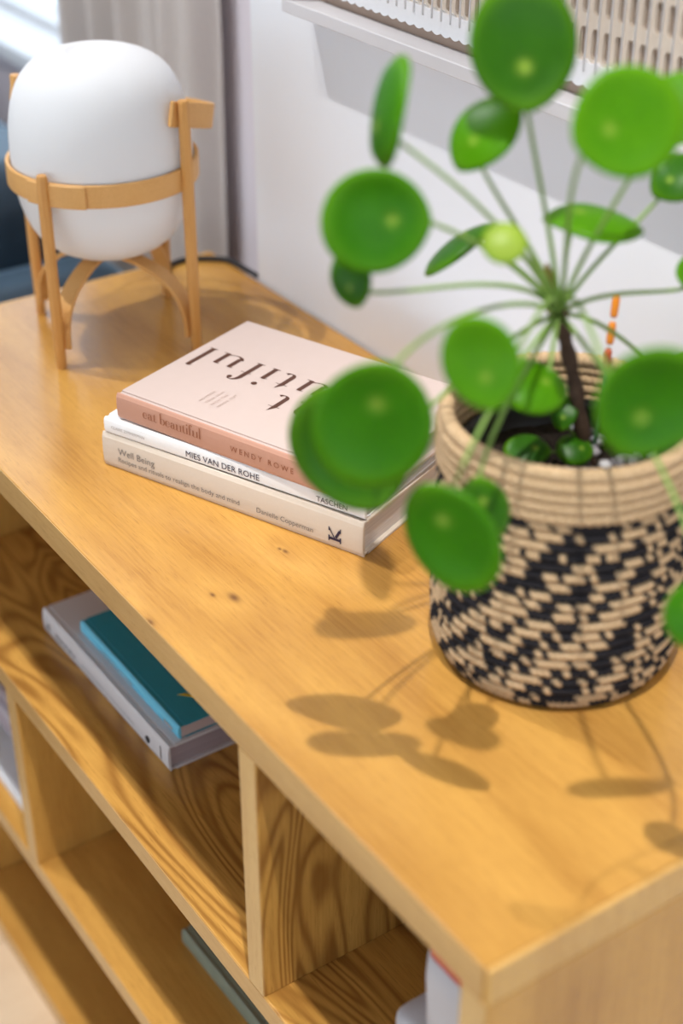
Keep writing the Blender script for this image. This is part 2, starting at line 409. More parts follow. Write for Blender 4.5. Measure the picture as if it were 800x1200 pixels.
A = math.radians
ink_brown = plain('brown_ink', (0.09, 0.032, 0.018), 0.5, 0.1, 200)
ink_rust = plain('rust_ink', (0.30, 0.10, 0.045), 0.5, 0.1, 200)
ink_navy = plain('navy_ink', (0.02, 0.02, 0.06), 0.5, 0.1, 200)
ink_grey = plain('grey_ink', (0.20, 0.18, 0.175), 0.6, 0.1, 200)
ink_pale = plain('pale_grey_ink', (0.42, 0.40, 0.39), 0.6, 0.1, 200)
ink_tan = plain('tan_ink', (0.48, 0.33, 0.28), 0.6, 0.1, 200)
SX, SZ = (1, 0, 0), (0, 0, 1)
SP = -0.0006     # print lies just on the spine

m_beige = plain('beige_book_cloth', (0.70, 0.60, 0.50), 0.65, 0.03, 300)
wb = make_book('book', 'beige hardback at the bottom of the stack of three beside the lamp', (-0.603, 0.0743, 0), A(22.2), 0.257, 0.195, 0.0312, m_beige, m_pages, group='stack of books on the sideboard top')
text_mesh('title', 'Well Being', 0.0385, ink_grey, wb, (0.0175, SP, 0.0155), SX, SZ)
text_mesh('subtitle', 'Recipes and rituals to realign the body and mind', 0.1245, ink_grey, wb, (0.0172, SP, 0.0084), SX, SZ)
text_mesh('author_name', 'Danielle Copperman', 0.0535, ink_grey, wb, (0.1584, SP, 0.0080), SX, SZ)
kb = MB()
def kbox(p, q, wdt):
    (x0, y0), (x1, y1) = p, q; l = math.hypot(x1 - x0, y1 - y0); nx_, ny_ = -(y1 - y0) / l * wdt / 2, (x1 - x0) / l * wdt / 2
    i0 = len(kb.v); kb.v += [(x, SP - len(kb.v) * 1e-7, y) for x, y in ((x0 + nx_, y0 + ny_), (x1 + nx_, y1 + ny_), (x1 - nx_, y1 - ny_), (x0 - nx_, y0 - ny_))]
    kb.f.append((i0, i0 + 1, i0 + 2, i0 + 3))
kx, kz = 0.2320, 0.0130
for p, q, wdt in (((-5.2, 4), (5.2, 4), 2.2), ((-5.2, 1.4), (-5.2, 6.4), 1.2), ((5.2, 1.4), (5.2, 6.4), 1.2), ((0.2, 3.6), (-4.8, -4.6), 1.0), ((0.9, 2.2), (4.8, -4.8), 2.2), ((-5.2, -6.0), (-5.2, -2.6), 1.0), ((5.2, -6.6), (5.2, -2.6), 1.0)):
    kbox((kx + p[0] * 1e-3, kz - p[1] * 1e-3), (kx + q[0] * 1e-3, kz - q[1] * 1e-3), wdt * 1e-3)
kb.build('emblem', ink_navy, wb)

m_whitebook = plain('white_gloss_cover', (0.90, 0.90, 0.91), 0.35, 0.01, 100)
mz = 0.0312
mi = make_book('book', 'slim white book in the middle of the stack of three beside the lamp', (-0.6005, 0.0762, mz), A(23.0), 0.2525, 0.205, 0.0142, m_whitebook, m_pages, board=0.002, over=0.003, group='stack of books on the sideboard top')
text_mesh('author_name', 'CLAIRE ZIMMERMAN', 0.0345, ink_pale, mi, (0.0084, SP, 0.0062), SX, SZ)
text_mesh('title', 'MIES VAN DER ROHE', 0.0715, ink_navy, mi, (0.0852, SP, 0.0040), SX, SZ)
text_mesh('publisher_name', 'TASCHEN', 0.0278, ink_navy, mi, (0.2098, SP, 0.0040), SX, SZ)

m_pink_sp = plain('salmon_book_cloth', (0.55, 0.29, 0.205), 0.6, 0.03, 300)
m_pink_top = plain('pale_pink_cover', (0.60, 0.475, 0.43), 0.55, 0.02, 100)
pz = mz + 0.0142; pt = 0.0228
pk = make_book('book', 'pale pink hardback with brown lettering on top of the stack beside the lamp', (-0.592, 0.085, pz), A(20.2), 0.243, 0.1715, pt, m_pink_sp, m_pages, m_board=m_pink_top, group='stack of books on the sideboard top')
serif_text('spine_title', 'eat beautiful', 0.0054, ink_rust, pk, (0.0292, SP, 0.0098), SX, SZ, gap=0.08)
text_mesh('author_name', 'WENDY ROWE', 0.0615, ink_rust, pk, (0.1194, SP, 0.0092), SX, SZ, spacing=1.5)
zt = pt + 0.00025
NX, NY = (-1, 0, 0), (0, -1, 0)
sc_ = 0.0205
GAP = 0.37
def run_before(body): return sum(GL[c][0] + GAP for c in body)
serif_text('cover_title', 'beautiful', sc_, ink_brown, pk, (0.0127 + (0.21 + run_before('beautifu')) * sc_, 0.1105, zt), NX, NY, gap=GAP)
serif_text('cover_title', 'eat', sc_, ink_brown, pk, (0.119 + (0.22 + run_before('ea')) * sc_, 0.0765, zt), NX, NY, gap=GAP)
for i, (ln, wd) in enumerate((('NOURISH', 0.0190), ('YOUR SKIN', 0.0225), ('FROM THE', 0.0205), ('INSIDE OUT', 0.0245))):
    text_mesh('cover_subtitle', ln, wd, ink_tan, pk, (0.0648 + i * 0.0062, 0.0300, zt), (0, 1, 0), (-1, 0, 0), spacing=1.3)

# books on the upper shelf
m_greybook = plain('grey_white_cloth', (0.68, 0.64, 0.645), 0.6, 0.02, 300)
gb = make_book('book', 'thick grey-white hardback lying on the upper shelf under the turquoise book', (-0.7482, 0.0588, Z1), A(0.3), 0.2515, 0.195, 0.0275, m_greybook, pages_mat('mauve_pages', (0.44, 0.35, 0.36)), group='books lying on the upper shelf')
def print_marks(name, x0, x1, z0, h, mat, parent, seed):
    """print too small and blurred to read: a run of tiny uneven strokes on the spine"""
    rnd = random.Random(seed); b = MB(); x = x0
    while x < x1:
        wd = rnd.uniform(0.25, 0.6) * h; hh = h * rnd.choice((0.65, 0.65, 0.7, 1.0))
        i0 = len(b.v); b.v += [(x, SP, z0), (x + wd, SP, z0), (x + wd, SP, z0 + hh), (x, SP, z0 + hh)]; b.f.append((i0, i0 + 1, i0 + 2, i0 + 3))
        x += wd + h * rnd.choice((0.2, 0.2, 0.25, 0.6))
    return b.build(name, mat, parent)
print_marks('small_print', 0.0085, 0.0135, 0.008, 0.009, ink_grey, gb, 1)
print_marks('title_print', 0.029, 0.072, 0.0095, 0.007, ink_grey, gb, 2)
print_marks('subtitle_print', 0.085, 0.190, 0.0105, 0.0028, ink_pale, gb, 3)
d_ = MB(); d_.lathe([(0.0036, 0.0), (0.0036, 0.0003)], 20)
d_.v = [(0.2155 + x, SP - z, 0.0125 + y) for x, y, z in d_.v]; d_.build('emblem', plain('black_ink', (0.01, 0.01, 0.012), 0.5), gb)
MB().box(0.2385, 0.2400, SP, SP + 0.0002, 0.007, 0.0215).build('publisher_print', ink_grey, gb)
m_turq = plain('turquoise_cover', (0.03, 0.30, 0.40), 0.5, 0.05, 150)
m_turq_sp_lit = plain('turquoise_spine_lit', (0.16, 0.55, 0.74), 0.55, 0.05, 150)  # lighter than the cover: light on the spine is put into its colour
tb_ = make_book('book', 'small turquoise book on the thick grey-white one on the upper shelf', (-0.6905, 0.0728, Z1 + 0.0275), A(0.2), 0.190, 0.135, 0.0135, m_turq, pages_mat('pinkish_pages', (0.60, 0.46, 0.42)), board=0.0011, over=0.0006, m_spine=m_turq_sp_lit, group='books lying on the upper shelf', hinge=True)
print_marks('title_print', 0.045, 0.107, 0.005, 0.0032, ink_tan, tb_, 4)
print_marks('publisher_print', 0.166, 0.179, 0.0042, 0.0055, ink_tan, tb_, 5)
yn = MB()
for i in range(9):
    yn.v += [(0.150 + i * 0.004, 0.022 + i * 0.003, 0.0138 + 0.0012 * math.sin(i * 0.5)), (0.152 + i * 0.004, 0.028 + i * 0.003, 0.0138 + 0.0012 * math.sin(i * 0.5))]
for i in range(8): yn.f.append((2 * i, 2 * i + 2, 2 * i + 3, 2 * i + 1))
o = yn.build('ribbon', plain('yellow_ribbon', (0.75, 0.55, 0.03), 0.5), tb_)
m_ = o.modifiers.new('s', 'SOLIDIFY'); m_.thickness = 0.0004
# green book on the lower shelf
m_green = plain('sage_book_cloth', (0.245, 0.26, 0.185), 0.6, 0.05, 200)
make_book('book', 'sage green hardback lying on the lower shelf', (-0.518, 0.0702, Z2), A(0.9), 0.27, 0.20, 0.019, m_green, m_pages_dark)
# stacked magazines beside the lower divider
zz = Z2
cols = [((0.82, 0.82, 0.84), 0.014, 0.018, 0.0, 'white glossy magazine at the bottom of the stack beside the lower divider'),
        ((0.16, 0.12, 0.15), 0.010, 0.055, 1.5, 'dark mauve magazine second from the bottom of the stack beside the lower divider'),
        ((0.50, 0.42, 0.47), 0.013, 0.048, -1.0, 'pale mauve magazine third from the bottom of the stack beside the lower divider'),
        ((0.28, 0.20, 0.24), 0.011, 0.053, 0.8, 'plum grey magazine fourth from the bottom of the stack beside the lower divider'),
        ((0.55, 0.50, 0.56), 0.016, 0.045, -0.6, 'lilac grey magazine second from the top of the stack beside the lower divider'),
        ((0.42, 0.36, 0.40), 0.016, 0.050, 1.2, 'grey magazine on top of the stack beside the lower divider')]
for i, (c, th, y0, ang, lb) in enumerate(cols):
    make_book('magazine', lb, (-0.930, y0, zz), A(ang) * 0.2, 0.211, 0.27, th, plain('magazine_cover_%d' % i, c, 0.4), m_pages_dark, board=0.0012, over=0.0006, group='magazines stacked on the lower shelf', cat='magazine', hinge=False)
    zz += th

# white container in the right-hand compartment
m_plastic = plain('white_plastic', (0.62, 0.60, 0.63), 0.45, 0.02, 30)
ct = thing('storage_canister', 'white moulded canister with a red lid tab in the end compartment', 'canister', (-0.0825, 0.078, Z1))
def rrect(hx, hy, r, n=5):
    out = []
    for cx, cy, a0 in ((hx - r, hy - r, 0), (-hx + r, hy - r, 90), (-hx + r, -hy + r, 180), (hx - r, -hy + r, 270)):
        for i in range(n + 1):
            a = math.radians(a0 + 90 * i / n); out.append((cx + r * math.cos(a), cy + r * math.sin(a)))
    return out
def loft(secs, name, mat, parent):
    b = MB(); n = len(secs[0][0])
    for pts, z in secs: b.v += [(x, y, z) for x, y in pts]
    for j in range(len(secs) - 1):
        for i in range(n): b.f.append((j * n + i, j * n + (i + 1) % n, (j + 1) * n + (i + 1) % n, (j + 1) * n + i))
    b.f.append(tuple(reversed(range(n)))); b.f.append(tuple((len(secs) - 1) * n + i for i in range(n)))
    return b.build(name, mat, parent, True)
loft([(rrect(0.041, 0.045, 0.010), 0.0), (rrect(0.043, 0.047, 0.012), 0.004), (rrect(0.043, 0.047, 0.012), 0.066), (rrect(0.0455, 0.0495, 0.013), 0.068), (rrect(0.0455, 0.0495, 0.013), 0.076), (rrect(0.043, 0.047, 0.012), 0.080), (rrect(0.036, 0.044, 0.012), 0.0835)], 'base', m_plastic, ct)
def shift(pts, d): return [(x + d, y) for x, y in pts]
loft([(shift(rrect(0.030, 0.044, 0.010), 0.0125), 0.0835), (shift(rrect(0.0305, 0.044, 0.010), 0.0115), 0.110), (shift(rrect(0.0315, 0.044, 0.010), 0.0105), 0.135), (shift(rrect(0.0315, 0.043, 0.010), 0.0105), 0.153), (shift(rrect(0.029, 0.040, 0.009), 0.0105), 0.157)], 'body', m_plastic, ct)
loft([(shift(rrect(0.029, 0.042, 0.008), 0.0105), 0.156), (shift(rrect(0.029, 0.042, 0.008), 0.0105), 0.172), (shift(rrect(0.026, 0.039, 0.007), 0.0105), 0.176)], 'lid_tab', plain('red_plastic', (0.62, 0.06, 0.035), 0.4), ct)

# ------------------------------------------------------------------ table lamp
LC = Vector((-0.8315, 0.2035, 0))
lamp = thing('table_lamp', 'opal glass globe lamp in a bent cherry wood frame', 'lamp', LC)
tgl = NT('opal_glass'); tgl.set('Base Color', (0.90, 0.90, 0.915, 1)); tgl.set('Roughness', 0.6); tgl.set('Specular IOR Level', 0.25)
translucent(tgl, (0.9, 0.9, 0.91, 1), 0.14)
gp = [(0.0, 0.085), (0.024, 0.0855), (0.045, 0.090), (0.0615, 0.101), (0.0725, 0.117), (0.0795, 0.138), (0.083, 0.162), (0.0835, 0.185), (0.0825, 0.208), (0.079, 0.228), (0.0725, 0.246), (0.063, 0.259), (0.049, 0.268), (0.034, 0.2725), (0.0265, 0.2732), (0.024, 0.2722), (0.0225, 0.2700), (0.0, 0.2695)]
MB().lathe(gp, 64).build('globe', tgl.m, lamp, True, subd=1)
e1 = Vector((-0.123, 0.036, 0)).normalized(); e2 = Vector((0.036, 0.123, 0)).normalized()
dfl = (-e1 - e2) ; # towards the front leg
hs = 0.0645
corner = {'front': -e1 * hs - e2 * hs, 'left': e1 * hs - e2 * hs, 'right': -e1 * hs + e2 * hs, 'back': e1 * hs + e2 * hs}
RR = 0.0862
def ringpts(r, a0, a1, n, z):
    P = []; O = []; U = []
    for i in range(n + 1):
        a = a0 + (a1 - a0) * i / n
        d = Vector((math.cos(a), math.sin(a), 0)); P.append(d * r + Vector((0, 0, z))); O.append(d); U.append((0, 0, 1))
    return P, O, U
az = lambda v: math.atan2(v.y, v.x)
a_l = az(corner['front']) + 0.42
P, O, U = ringpts(RR, a_l, a_l + 2 * PI, 90, 0.168)
MB().band(P, O, U, 0.004, 0.021).build('ring', m_cherry_h, lamp, True, bevel=0.0012, seg=2)
P, O, U = ringpts(RR + 0.0034, a_l - 0.65, a_l + 0.02, 14, 0.168)
MB().band(P, O, U, 0.003, 0.0208).build('ring_lap', m_cherry_h, lamp, True, bevel=0.0012, seg=2)
for k, h in (('front', 0.186), ('left', 0.239), ('right', 0.240), ('back', 0.186)):
    p = corner[k]; ang = az(p)
    b = MB()
    for z, s in ((0, 0.0044), (0.06, 0.0052), (0.17, 0.0054), (h - 0.002, 0.0047), (h, 0.0040)):
        for i in range(8):
            a = 2 * PI * (i + .5) / 8
            b.v.append((p.x + s * 1.08 * math.cos(a + ang), p.y + s * 1.08 * math.sin(a + ang), z))
    for j in range(4):
        for i in range(8): b.f.append((j * 8 + i, j * 8 + (i + 1) % 8, (j + 1) * 8 + (i + 1) % 8, (j + 1) * 8 + i))
    b.f.append(tuple(reversed(range(8)))); b.f.append(tuple(32 + i for i in range(8)))
    b.build('leg', m_cherry, lamp)
# crossing arches under the globe
for a, b_ in (('front', 'back'), ('left', 'right')):
    p, q = corner[a] * 0.94, corner[b_] * 0.94
    P = []; O = []; U = []
    d = (q - p).normalized(); side = Vector((-d.y, d.x, 0))
    n = 26
    for i in range(n + 1):
        t = PI * i / n
        c = -math.cos(t); s = math.sin(t)
        zz_ = 0.018 + 0.069 * (abs(s) ** 0.72) - (0.0042 if a == 'left' else 0)
        P.append((p + q) / 2 + d * (c * (q - p).length / 2) + Vector((0, 0, zz_)))
    for i in range(n + 1):
        tv = (P[min(i + 1, n)] - P[max(i - 1, 0)]).normalized()
        O.append(side.cross(tv)); U.append(side)
    MB().band(P, O, U, 0.004, 0.017).build('arch', m_cherry_h, lamp, True, bevel=0.0008, seg=2)
# folded-down carrying handle between the two tall legs
ddir = (corner['right'] - corner['left']).normalized(); tdir = Vector((-ddir.y, ddir.x, 0))
tilt = math.radians(17); tdn = tdir * math.cos(tilt) + Vector((0, 0, -math.sin(tilt))); hup = tdir * math.sin(tilt) + Vector((0, 0, math.cos(tilt)))
hr = corner['right'].length - 0.0070; strl = 0.050
path = [(hr, -0.011 + 0.011 * i / 3) for i in range(3)] + [(hr, strl * i / 5) for i in range(5)]
path += [(hr * math.cos(PI * i / 24), strl + hr * 0.62 * math.sin(PI * i / 24)) for i in range(25)]
path += [(-hr, strl * (1 - i / 5)) for i in range(1, 6)] + [(-hr, -0.008), (-hr, -0.016)]
P = [ddir * a + tdn * b + Vector((0, 0, 0.2265)) for a, b in path]; O = []; U = []
for i in range(len(P)):
    tv = (P[min(i + 1, len(P) - 1)] - P[max(i - 1, 0)]).normalized(); O.append(hup.cross(tv)); U.append(hup)
MB().band(P, O, U, 0.0042, 0.0225).build('handle', m_cherry_h, lamp, True, bevel=0.0014, seg=2)
# power cord along the back edge of the top
cpts = [(-0.03, 0.05, 0.09), (-0.055, 0.085, 0.02), (-0.075, 0.10, 0.0035), (-0.105, 0.115, 0.0032), (-0.112, 0.135, 0.0032), (-0.108, 0.150, 0.0032), (-0.098, 0.165, 0.0032), (-0.085, 0.176, 0.0032), (-0.062, 0.1785, 0.0032), (-0.03, 0.1795, 0.0032)]
sm = []
for i in range(len(cpts) - 1):
    p0, p1, p2, p3 = (Vector(cpts[max(0, min(len(cpts) - 1, i + k))]) for k in (-1, 0, 1, 2))
    for t in (0, .25, .5, .75):
        sm.append(0.5 * ((2 * p1) + (p2 - p0) * t + (2 * p0 - 5 * p1 + 4 * p2 - p3) * t * t + (3 * p1 - p0 - 3 * p2 + p3) * t ** 3))
sm.append(Vector(cpts[-1]))
MB().tube(sm, 0.0030, 8).build('power_cord', plain('black_rubber', (0.015, 0.015, 0.018), 0.5), lamp, True)

# ------------------------------------------------------------------ woven basket
BC = Vector((-0.2080, 0.2220, 0))
basket = thing('woven_basket', 'round jute basket woven in black and natural braid holding the plant', 'basket', BC)
def jute(name):
    t = NT(name); c = t.obj()
    at = t.n('ShaderNodeAttribute', attribute_name='tone').outputs['Fac']
    f = t.noise(c, 900, 3, 0.6)
    nat = t.ramp(f, [(0.25, (0.36, 0.22, 0.11)), (0.55, (0.66, 0.46, 0.27)), (0.8, (0.80, 0.62, 0.42))])
    blk = t.ramp(f, [(0.3, (0.008, 0.008, 0.010)), (0.8, (0.045, 0.04, 0.045))])
    t.set('Base Color', t.mix(at, nat, blk)); t.set('Roughness', 0.9); t.set('Specular IOR Level', 0.15)
    t.bump(f, 0.6, 0.0012)
    return t.m
m_jute = jute('jute_braid')
def brad(z):
    if z < 0.02: return 0.0745 + 0.0095 * math.sin(min(1, z / 0.02) * PI / 2)
    if z < 0.09: return 0.084 + 0.0012 * math.sin((z - 0.02) / 0.07 * PI)
    return 0.084 - 0.0005 * (z - 0.09) / 0.09
random.seed(21)
NR, RH = 20, 0.0073
def coil(j, z, rad, hh, name, natural=False, lump=126, depth=0.0040):
    """one braided row: a chunky rope ring with lumps, each lump black or natural"""
    seg = lump * 4; ns = 8
    tones = []
    run = 0; cur = 0
    for i in range(lump):
        a = i / lump * 2 * PI
        v = math.sin(a * 12 - j * 1.25 + 1.3 * math.sin(a * 3 - j * 0.4)) + 0.6 * math.sin(a * 29 - j * 2.3) + random.uniform(-1.1, 1.0)
        tones.append(0.0 if natural else (1.0 if v > 0.05 else 0.0))
    b = MB(); tv = []
    ph = random.random()
    for i in range(seg):
        a = 2 * PI * i / seg
        for k in range(ns):
            c = 2 * PI * k / ns
            u = i / 4 + ph + 0.62 * math.sin(c) * (1 if j % 2 else 0.55)
            bul = abs(math.sin(PI * u)) ** 0.7
            rr = rad - depth + (depth * (0.80 + 0.42 * bul)) * math.cos(c)
            zc = z + hh * 0.5 * (0.92 + 0.22 * bul) * math.sin(c)
            b.v.append((rr * math.cos(a), rr * math.sin(a), zc))
            tv.append(tones[int(math.floor(u)) % lump])
    for i in range(seg):
        i2 = (i + 1) % seg
        for k in range(ns):
            k2 = (k + 1) % ns
            b.f.append((i * ns + k, i2 * ns + k, i2 * ns + k2, i * ns + k2))
    o = b.build(name, m_jute, basket, True)
    at = o.data.attributes.new('tone', 'FLOAT', 'POINT')
    at.data.foreach_set('value', tv)
    return o
for j in range(NR):
    z = 0.0050 + j * RH
    coil(j, z, brad(z), RH, 'braid_row')
z0 = 0.0050 + NR * RH
for j in range(5):
    coil(j, z0 - 0.0004 + j * 0.0072, 0.0852 - (0.0014 if j == 4 else 0), 0.0086, 'rim_row', True, 96, 0.0046)
o = MB().lathe([(0.0, 0.0015), (0.066, 0.0015), (0.072, 0.004), (0.072, 0.007), (0.0, 0.007)], 48).build('base', m_jute, basket, True)

# ------------------------------------------------------------------ nursery pot with soil, plant
m_pot = plain('black_plastic', (0.018, 0.018, 0.02), 0.35, 0.1, 40, 0.5)
np_ = thing('nursery_pot', 'black plastic nursery pot of soil and gravel inside the basket', 'plant pot', BC + Vector((0, 0, 0.0075)))
MB().lathe([(0.0, 0.0), (0.058, 0.0), (0.060, 0.004), (0.0685, 0.135), (0.0715, 0.1355), (0.0715, 0.146), (0.0695, 0.147), (0.067, 0.140), (0.0665, 0.12), (0.0, 0.118)], 56).build('pot', m_pot, np_, True)
sm_ = MB(); n = 40
SZ0 = 0.131
for j in range(13):
    r = 0.0662 * j / 12
    for i in range(n):
        a = 2 * PI * i / n; sm_.v.append((r * math.cos(a), r * math.sin(a), SZ0 + random.uniform(-0.0022, 0.0022) - 0.003 * (j / 12) ** 2))
for j in range(12):
    for i in range(n): sm_.f.append((j * n + i, j * n + (i + 1) % n, (j + 1) * n + (i + 1) % n, (j + 1) * n + i))
sm_.build('soil', plain('dark_soil', (0.035, 0.026, 0.02), 0.95, 0.5, 300, 0.1, 0.4), np_)
m_peb = [plain('grey_pebble', (0.42, 0.39, 0.42), 0.7, 0.15, 80), plain('dark_pebble', (0.12, 0.11, 0.115), 0.7, 0.2, 80), plain('white_pebble', (0.62, 0.60, 0.62), 0.7, 0.1, 80)]
random.seed(5)
peb_me = []
for k in range(3):
    bm = bmesh.new(); bmesh.ops.create_icosphere(bm, subdivisions=1, radius=1)
    for v in bm.verts: v.co = Vector((v.co.x * random.uniform(.8, 1.2), v.co.y * random.uniform(.7, 1.1), v.co.z * random.uniform(.5, .7)))
    me = bpy.data.meshes.new('pebble'); bm.to_mesh(me); bm.free(); me.materials.append(m_peb[k])
    for p in me.polygons: p.use_smooth = True
    peb_me.append(me)
for i in range(70):
    a = random.uniform(-1.9, 2.4); r = 0.060 * math.sqrt(random.random())
    o = bpy.data.objects.new('pebble', peb_me[random.choice((0, 0, 2, 1))]); COL.objects.link(o); o.parent = np_
    s = random.uniform(0.0035, 0.0085)
    o.location = (r * math.cos(a), r * math.sin(a), SZ0 + s * 0.35); o.scale = (s, s, s); o.rotation_euler = (random.uniform(-.4, .4), random.uniform(-.4, .4), random.uniform(0, 6))

PB = BC + Vector((0, 0, SZ0 + 0.0075))
plant = thing('pilea_plant', 'leafy green plant with round coin leaves on long thin stalks', 'plant', PB)
def leafmat(name, dk, lt, trans=0.3, spot=(0.36, 0.52, 0.06)):
    t = NT(name); c = t.obj()
    d = t.n('ShaderNodeVectorMath', {0: t.vadd(t.vmul(c, (1, 1, 0)), (0.30, 0, 0))}, operation='LENGTH').outputs['Value']
    f = t.noise(c, 1.6, 3, 0.6)
    colr = t.mix(f, dk, lt)
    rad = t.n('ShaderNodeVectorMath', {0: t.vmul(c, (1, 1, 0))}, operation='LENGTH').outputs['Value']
    rim_glow = t.n('ShaderNodeMapRange', {0: rad, 1: 0.60, 2: 1.02}).outputs[0]
    colr = t.mix(t.math('MULTIPLY', t.math('POWER', rim_glow, 1.6), 0.6), colr, (0.20, 0.46, 0.006))  # lighter rim: light shining through the leaf edge, put into the colour
    core = t.math('EXPONENT', t.math('MULTIPLY', t.math('MULTIPLY', d, d), -1 / (0.11 * 0.11)))
    colr = t.mix(t.math('MULTIPLY', core, 0.85), colr, spot)
    vein = t.math('MULTIPLY', t.n('ShaderNodeMapRange', {0: t.noise(t.vmul(c, (2, 9, 1)), 1.0, 1), 1: 0.5, 2: 0.6}).outputs[0], 0.12)
    colr = t.mix(vein, colr, lt)
    t.set('Base Color', colr); t.set('Roughness', 0.36); t.set('Specular IOR Level', 0.22)
    tr = t.mix(0.5, colr, (0.35, 0.62, 0.02))
    translucent(t, tr, trans)
    return t.m
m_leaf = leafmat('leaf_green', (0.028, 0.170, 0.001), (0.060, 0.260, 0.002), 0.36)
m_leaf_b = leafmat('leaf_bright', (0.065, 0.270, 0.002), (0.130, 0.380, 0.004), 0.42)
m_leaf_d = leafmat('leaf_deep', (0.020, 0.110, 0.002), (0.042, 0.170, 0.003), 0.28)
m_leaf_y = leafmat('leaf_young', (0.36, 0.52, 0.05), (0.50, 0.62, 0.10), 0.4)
m_pet = plain('leaf_stalk', (0.26, 0.42, 0.09), 0.5, 0.15, 60, 0.4, 0, 0.2)
m_trunk = plain('woody_stem', (0.075, 0.045, 0.03), 0.8, 0.5, 150, 0.2, 0.5)
m_crown = plain('stem_tip', (0.36, 0.26, 0.06), 0.6, 0.4, 120, 0.3)
CR = Vector((-0.195, 0.1926, 0.2608))
TR = [Vector(p) - PB for p in ((-0.2056, 0.2414, 0.13), (-0.207, 0.232, 0.165), (-0.209, 0.224, 0.20), (-0.204, 0.209, 0.233), (-0.197, 0.196, 0.256), (-0.1985, 0.1925, 0.268))]
ts = []
for i in range(len(TR) - 1):
    for t in (0, .25, .5, .75): ts.append(TR[i].lerp(TR[i + 1], t))
ts.append(TR[-1])
MB().tube(ts, [0.0046 + 0.0009 * math.sin(i * 1.9) + (0.0012 if i > 16 else 0) for i in range(len(ts))], 10).build('trunk', m_trunk, plant, True)
MB().tube(bez(Vector((-0.198, 0.1925, 0.262)) - PB, Vector((-0.201, 0.192, 0.272)) - PB, Vector((-0.205, 0.191, 0.28)) - PB, Vector((-0.2075, 0.191, 0.289)) - PB, 10), [0.0058, .0056, .0052, .005, .0046, .004, .0034, .0028, .002, .001], 10).build('stem_tip', m_crown, plant, True)

LEAVES = [  # centre, face normal, long axis, half length, width ratio, material, stalk origin (None = crown)
    ((-0.1957, 0.1522, 0.4237), (0.789, -0.536, 0.298), (-0.297, 0.092, 0.951), 0.0340, 0.84, 'd'),
    ((-0.2118, 0.1399, 0.3773), (0.236, -0.708, 0.666), (0.049, 0.693, 0.719), 0.0245, 0.80, 'b'),
    ((-0.1125, 0.1493, 0.4052), (0.795, -0.419, 0.438), (0.331, 0.906, 0.265), 0.0290, 0.95, 'b'),
    ((-0.1288, 0.2015, 0.3983), (0.333, -0.591, 0.734), (0.445, 0.785, 0.43), 0.0240, 0.90, 'b'),
    ((-0.2242, 0.0795, 0.3959), (-0.364, -0.898, 0.245), (-0.394, 0.387, 0.833), 0.0300, 0.90, 'g'),
    ((-0.1994, 0.0611, 0.3465), (0.872, -0.47, 0.138), (0.476, 0.879, -0.013), 0.0295, 0.95, 'g'),
    ((-0.2172, 0.0554, 0.3083), (0.282, -0.931, 0.231), (-0.505, 0.061, 0.861), 0.0165, 0.85, 'd'),
    ((-0.2824, 0.18, 0.2802), (-0.446, -0.402, 0.799), (0.18, 0.835, 0.521), 0.0266, 0.90, 'd'),
    ((-0.1563, 0.1141, 0.3371), (0.596, -0.406, 0.693), (0.562, 0.827, 0.001), 0.0125, 0.95, 'y'),
    ((-0.1919, 0.2112, 0.3206), (0.045, 0.093, 0.995), (0.56, 0.822, -0.102), 0.0298, 0.92, 'b'),
    ((-0.1882, 0.2718, 0.3326), (0.333, -0.591, 0.734), (0.306, 0.805, 0.509), 0.0180, 0.90, 'd'),
    ((-0.1322, 0.0131, 0.2709), (0.798, -0.602, 0.031), (0.078, 0.154, 0.985), 0.0365, 0.85, 'g'),
    ((-0.169, 0.0255, 0.2364), (0.727, -0.678, 0.111), (-0.374, -0.256, 0.891), 0.0380, 0.86, 'd'),
    ((-0.1042, 0.0452, 0.206), (0.488, -0.872, 0.031), (-0.491, -0.246, 0.836), 0.0335, 0.80, 'g'),
    ((-0.1266, 0.0844, 0.1954), (0.843, -0.191, 0.502), (-0.438, 0.297, 0.848), 0.0200, 0.90, 'd'),
    ((-0.1006, 0.056, 0.3054), (0.567, -0.808, 0.163), (-0.384, -0.084, 0.919), 0.0245, 0.83, 'b'),
    ((-0.1687, 0.1538, 0.2382), (0.471, -0.07, 0.879), (0.354, 0.928, -0.116), 0.0220, 0.90, 'b'),
    ((-0.0241, 0.0955, 0.3058), (0.854, -0.52, 0.009), (0.209, 0.359, 0.91), 0.0300, 0.92, 'g'),
    ((-0.2195, 0.1978, 0.1563), (0.383, -0.261, 0.886), (0.562, 0.827, 0.001), 0.0155, 0.80, 's'),
    ((-0.202, 0.2236, 0.1563), (0.518, -0.23, 0.824), (0.512, 0.855, -0.083), 0.0125, 0.90, 's'),
    ((-0.2099, 0.218, 0.1806), (0.471, -0.564, 0.678), (-0.417, 0.536, 0.735), 0.0120, 0.70, 's'),
    ((0.0055, 0.1092, 0.1938), (0.224, -0.878, 0.423), (-0.438, 0.297, 0.848), 0.0170, 0.90, 'g'),
    ((-0.1608, 0.2859, 0.2712), (0.383, -0.014, 0.924), (0.494, 0.848, -0.192), 0.0260, 0.95, 'g'),
    ((-0.179, 0.3055, 0.1996), (0.383, -0.014, 0.924), (0.494, 0.848, -0.192), 0.0220, 0.95, 'g'),
]
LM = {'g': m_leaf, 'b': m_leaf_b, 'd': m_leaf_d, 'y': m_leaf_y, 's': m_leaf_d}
random.seed(11)
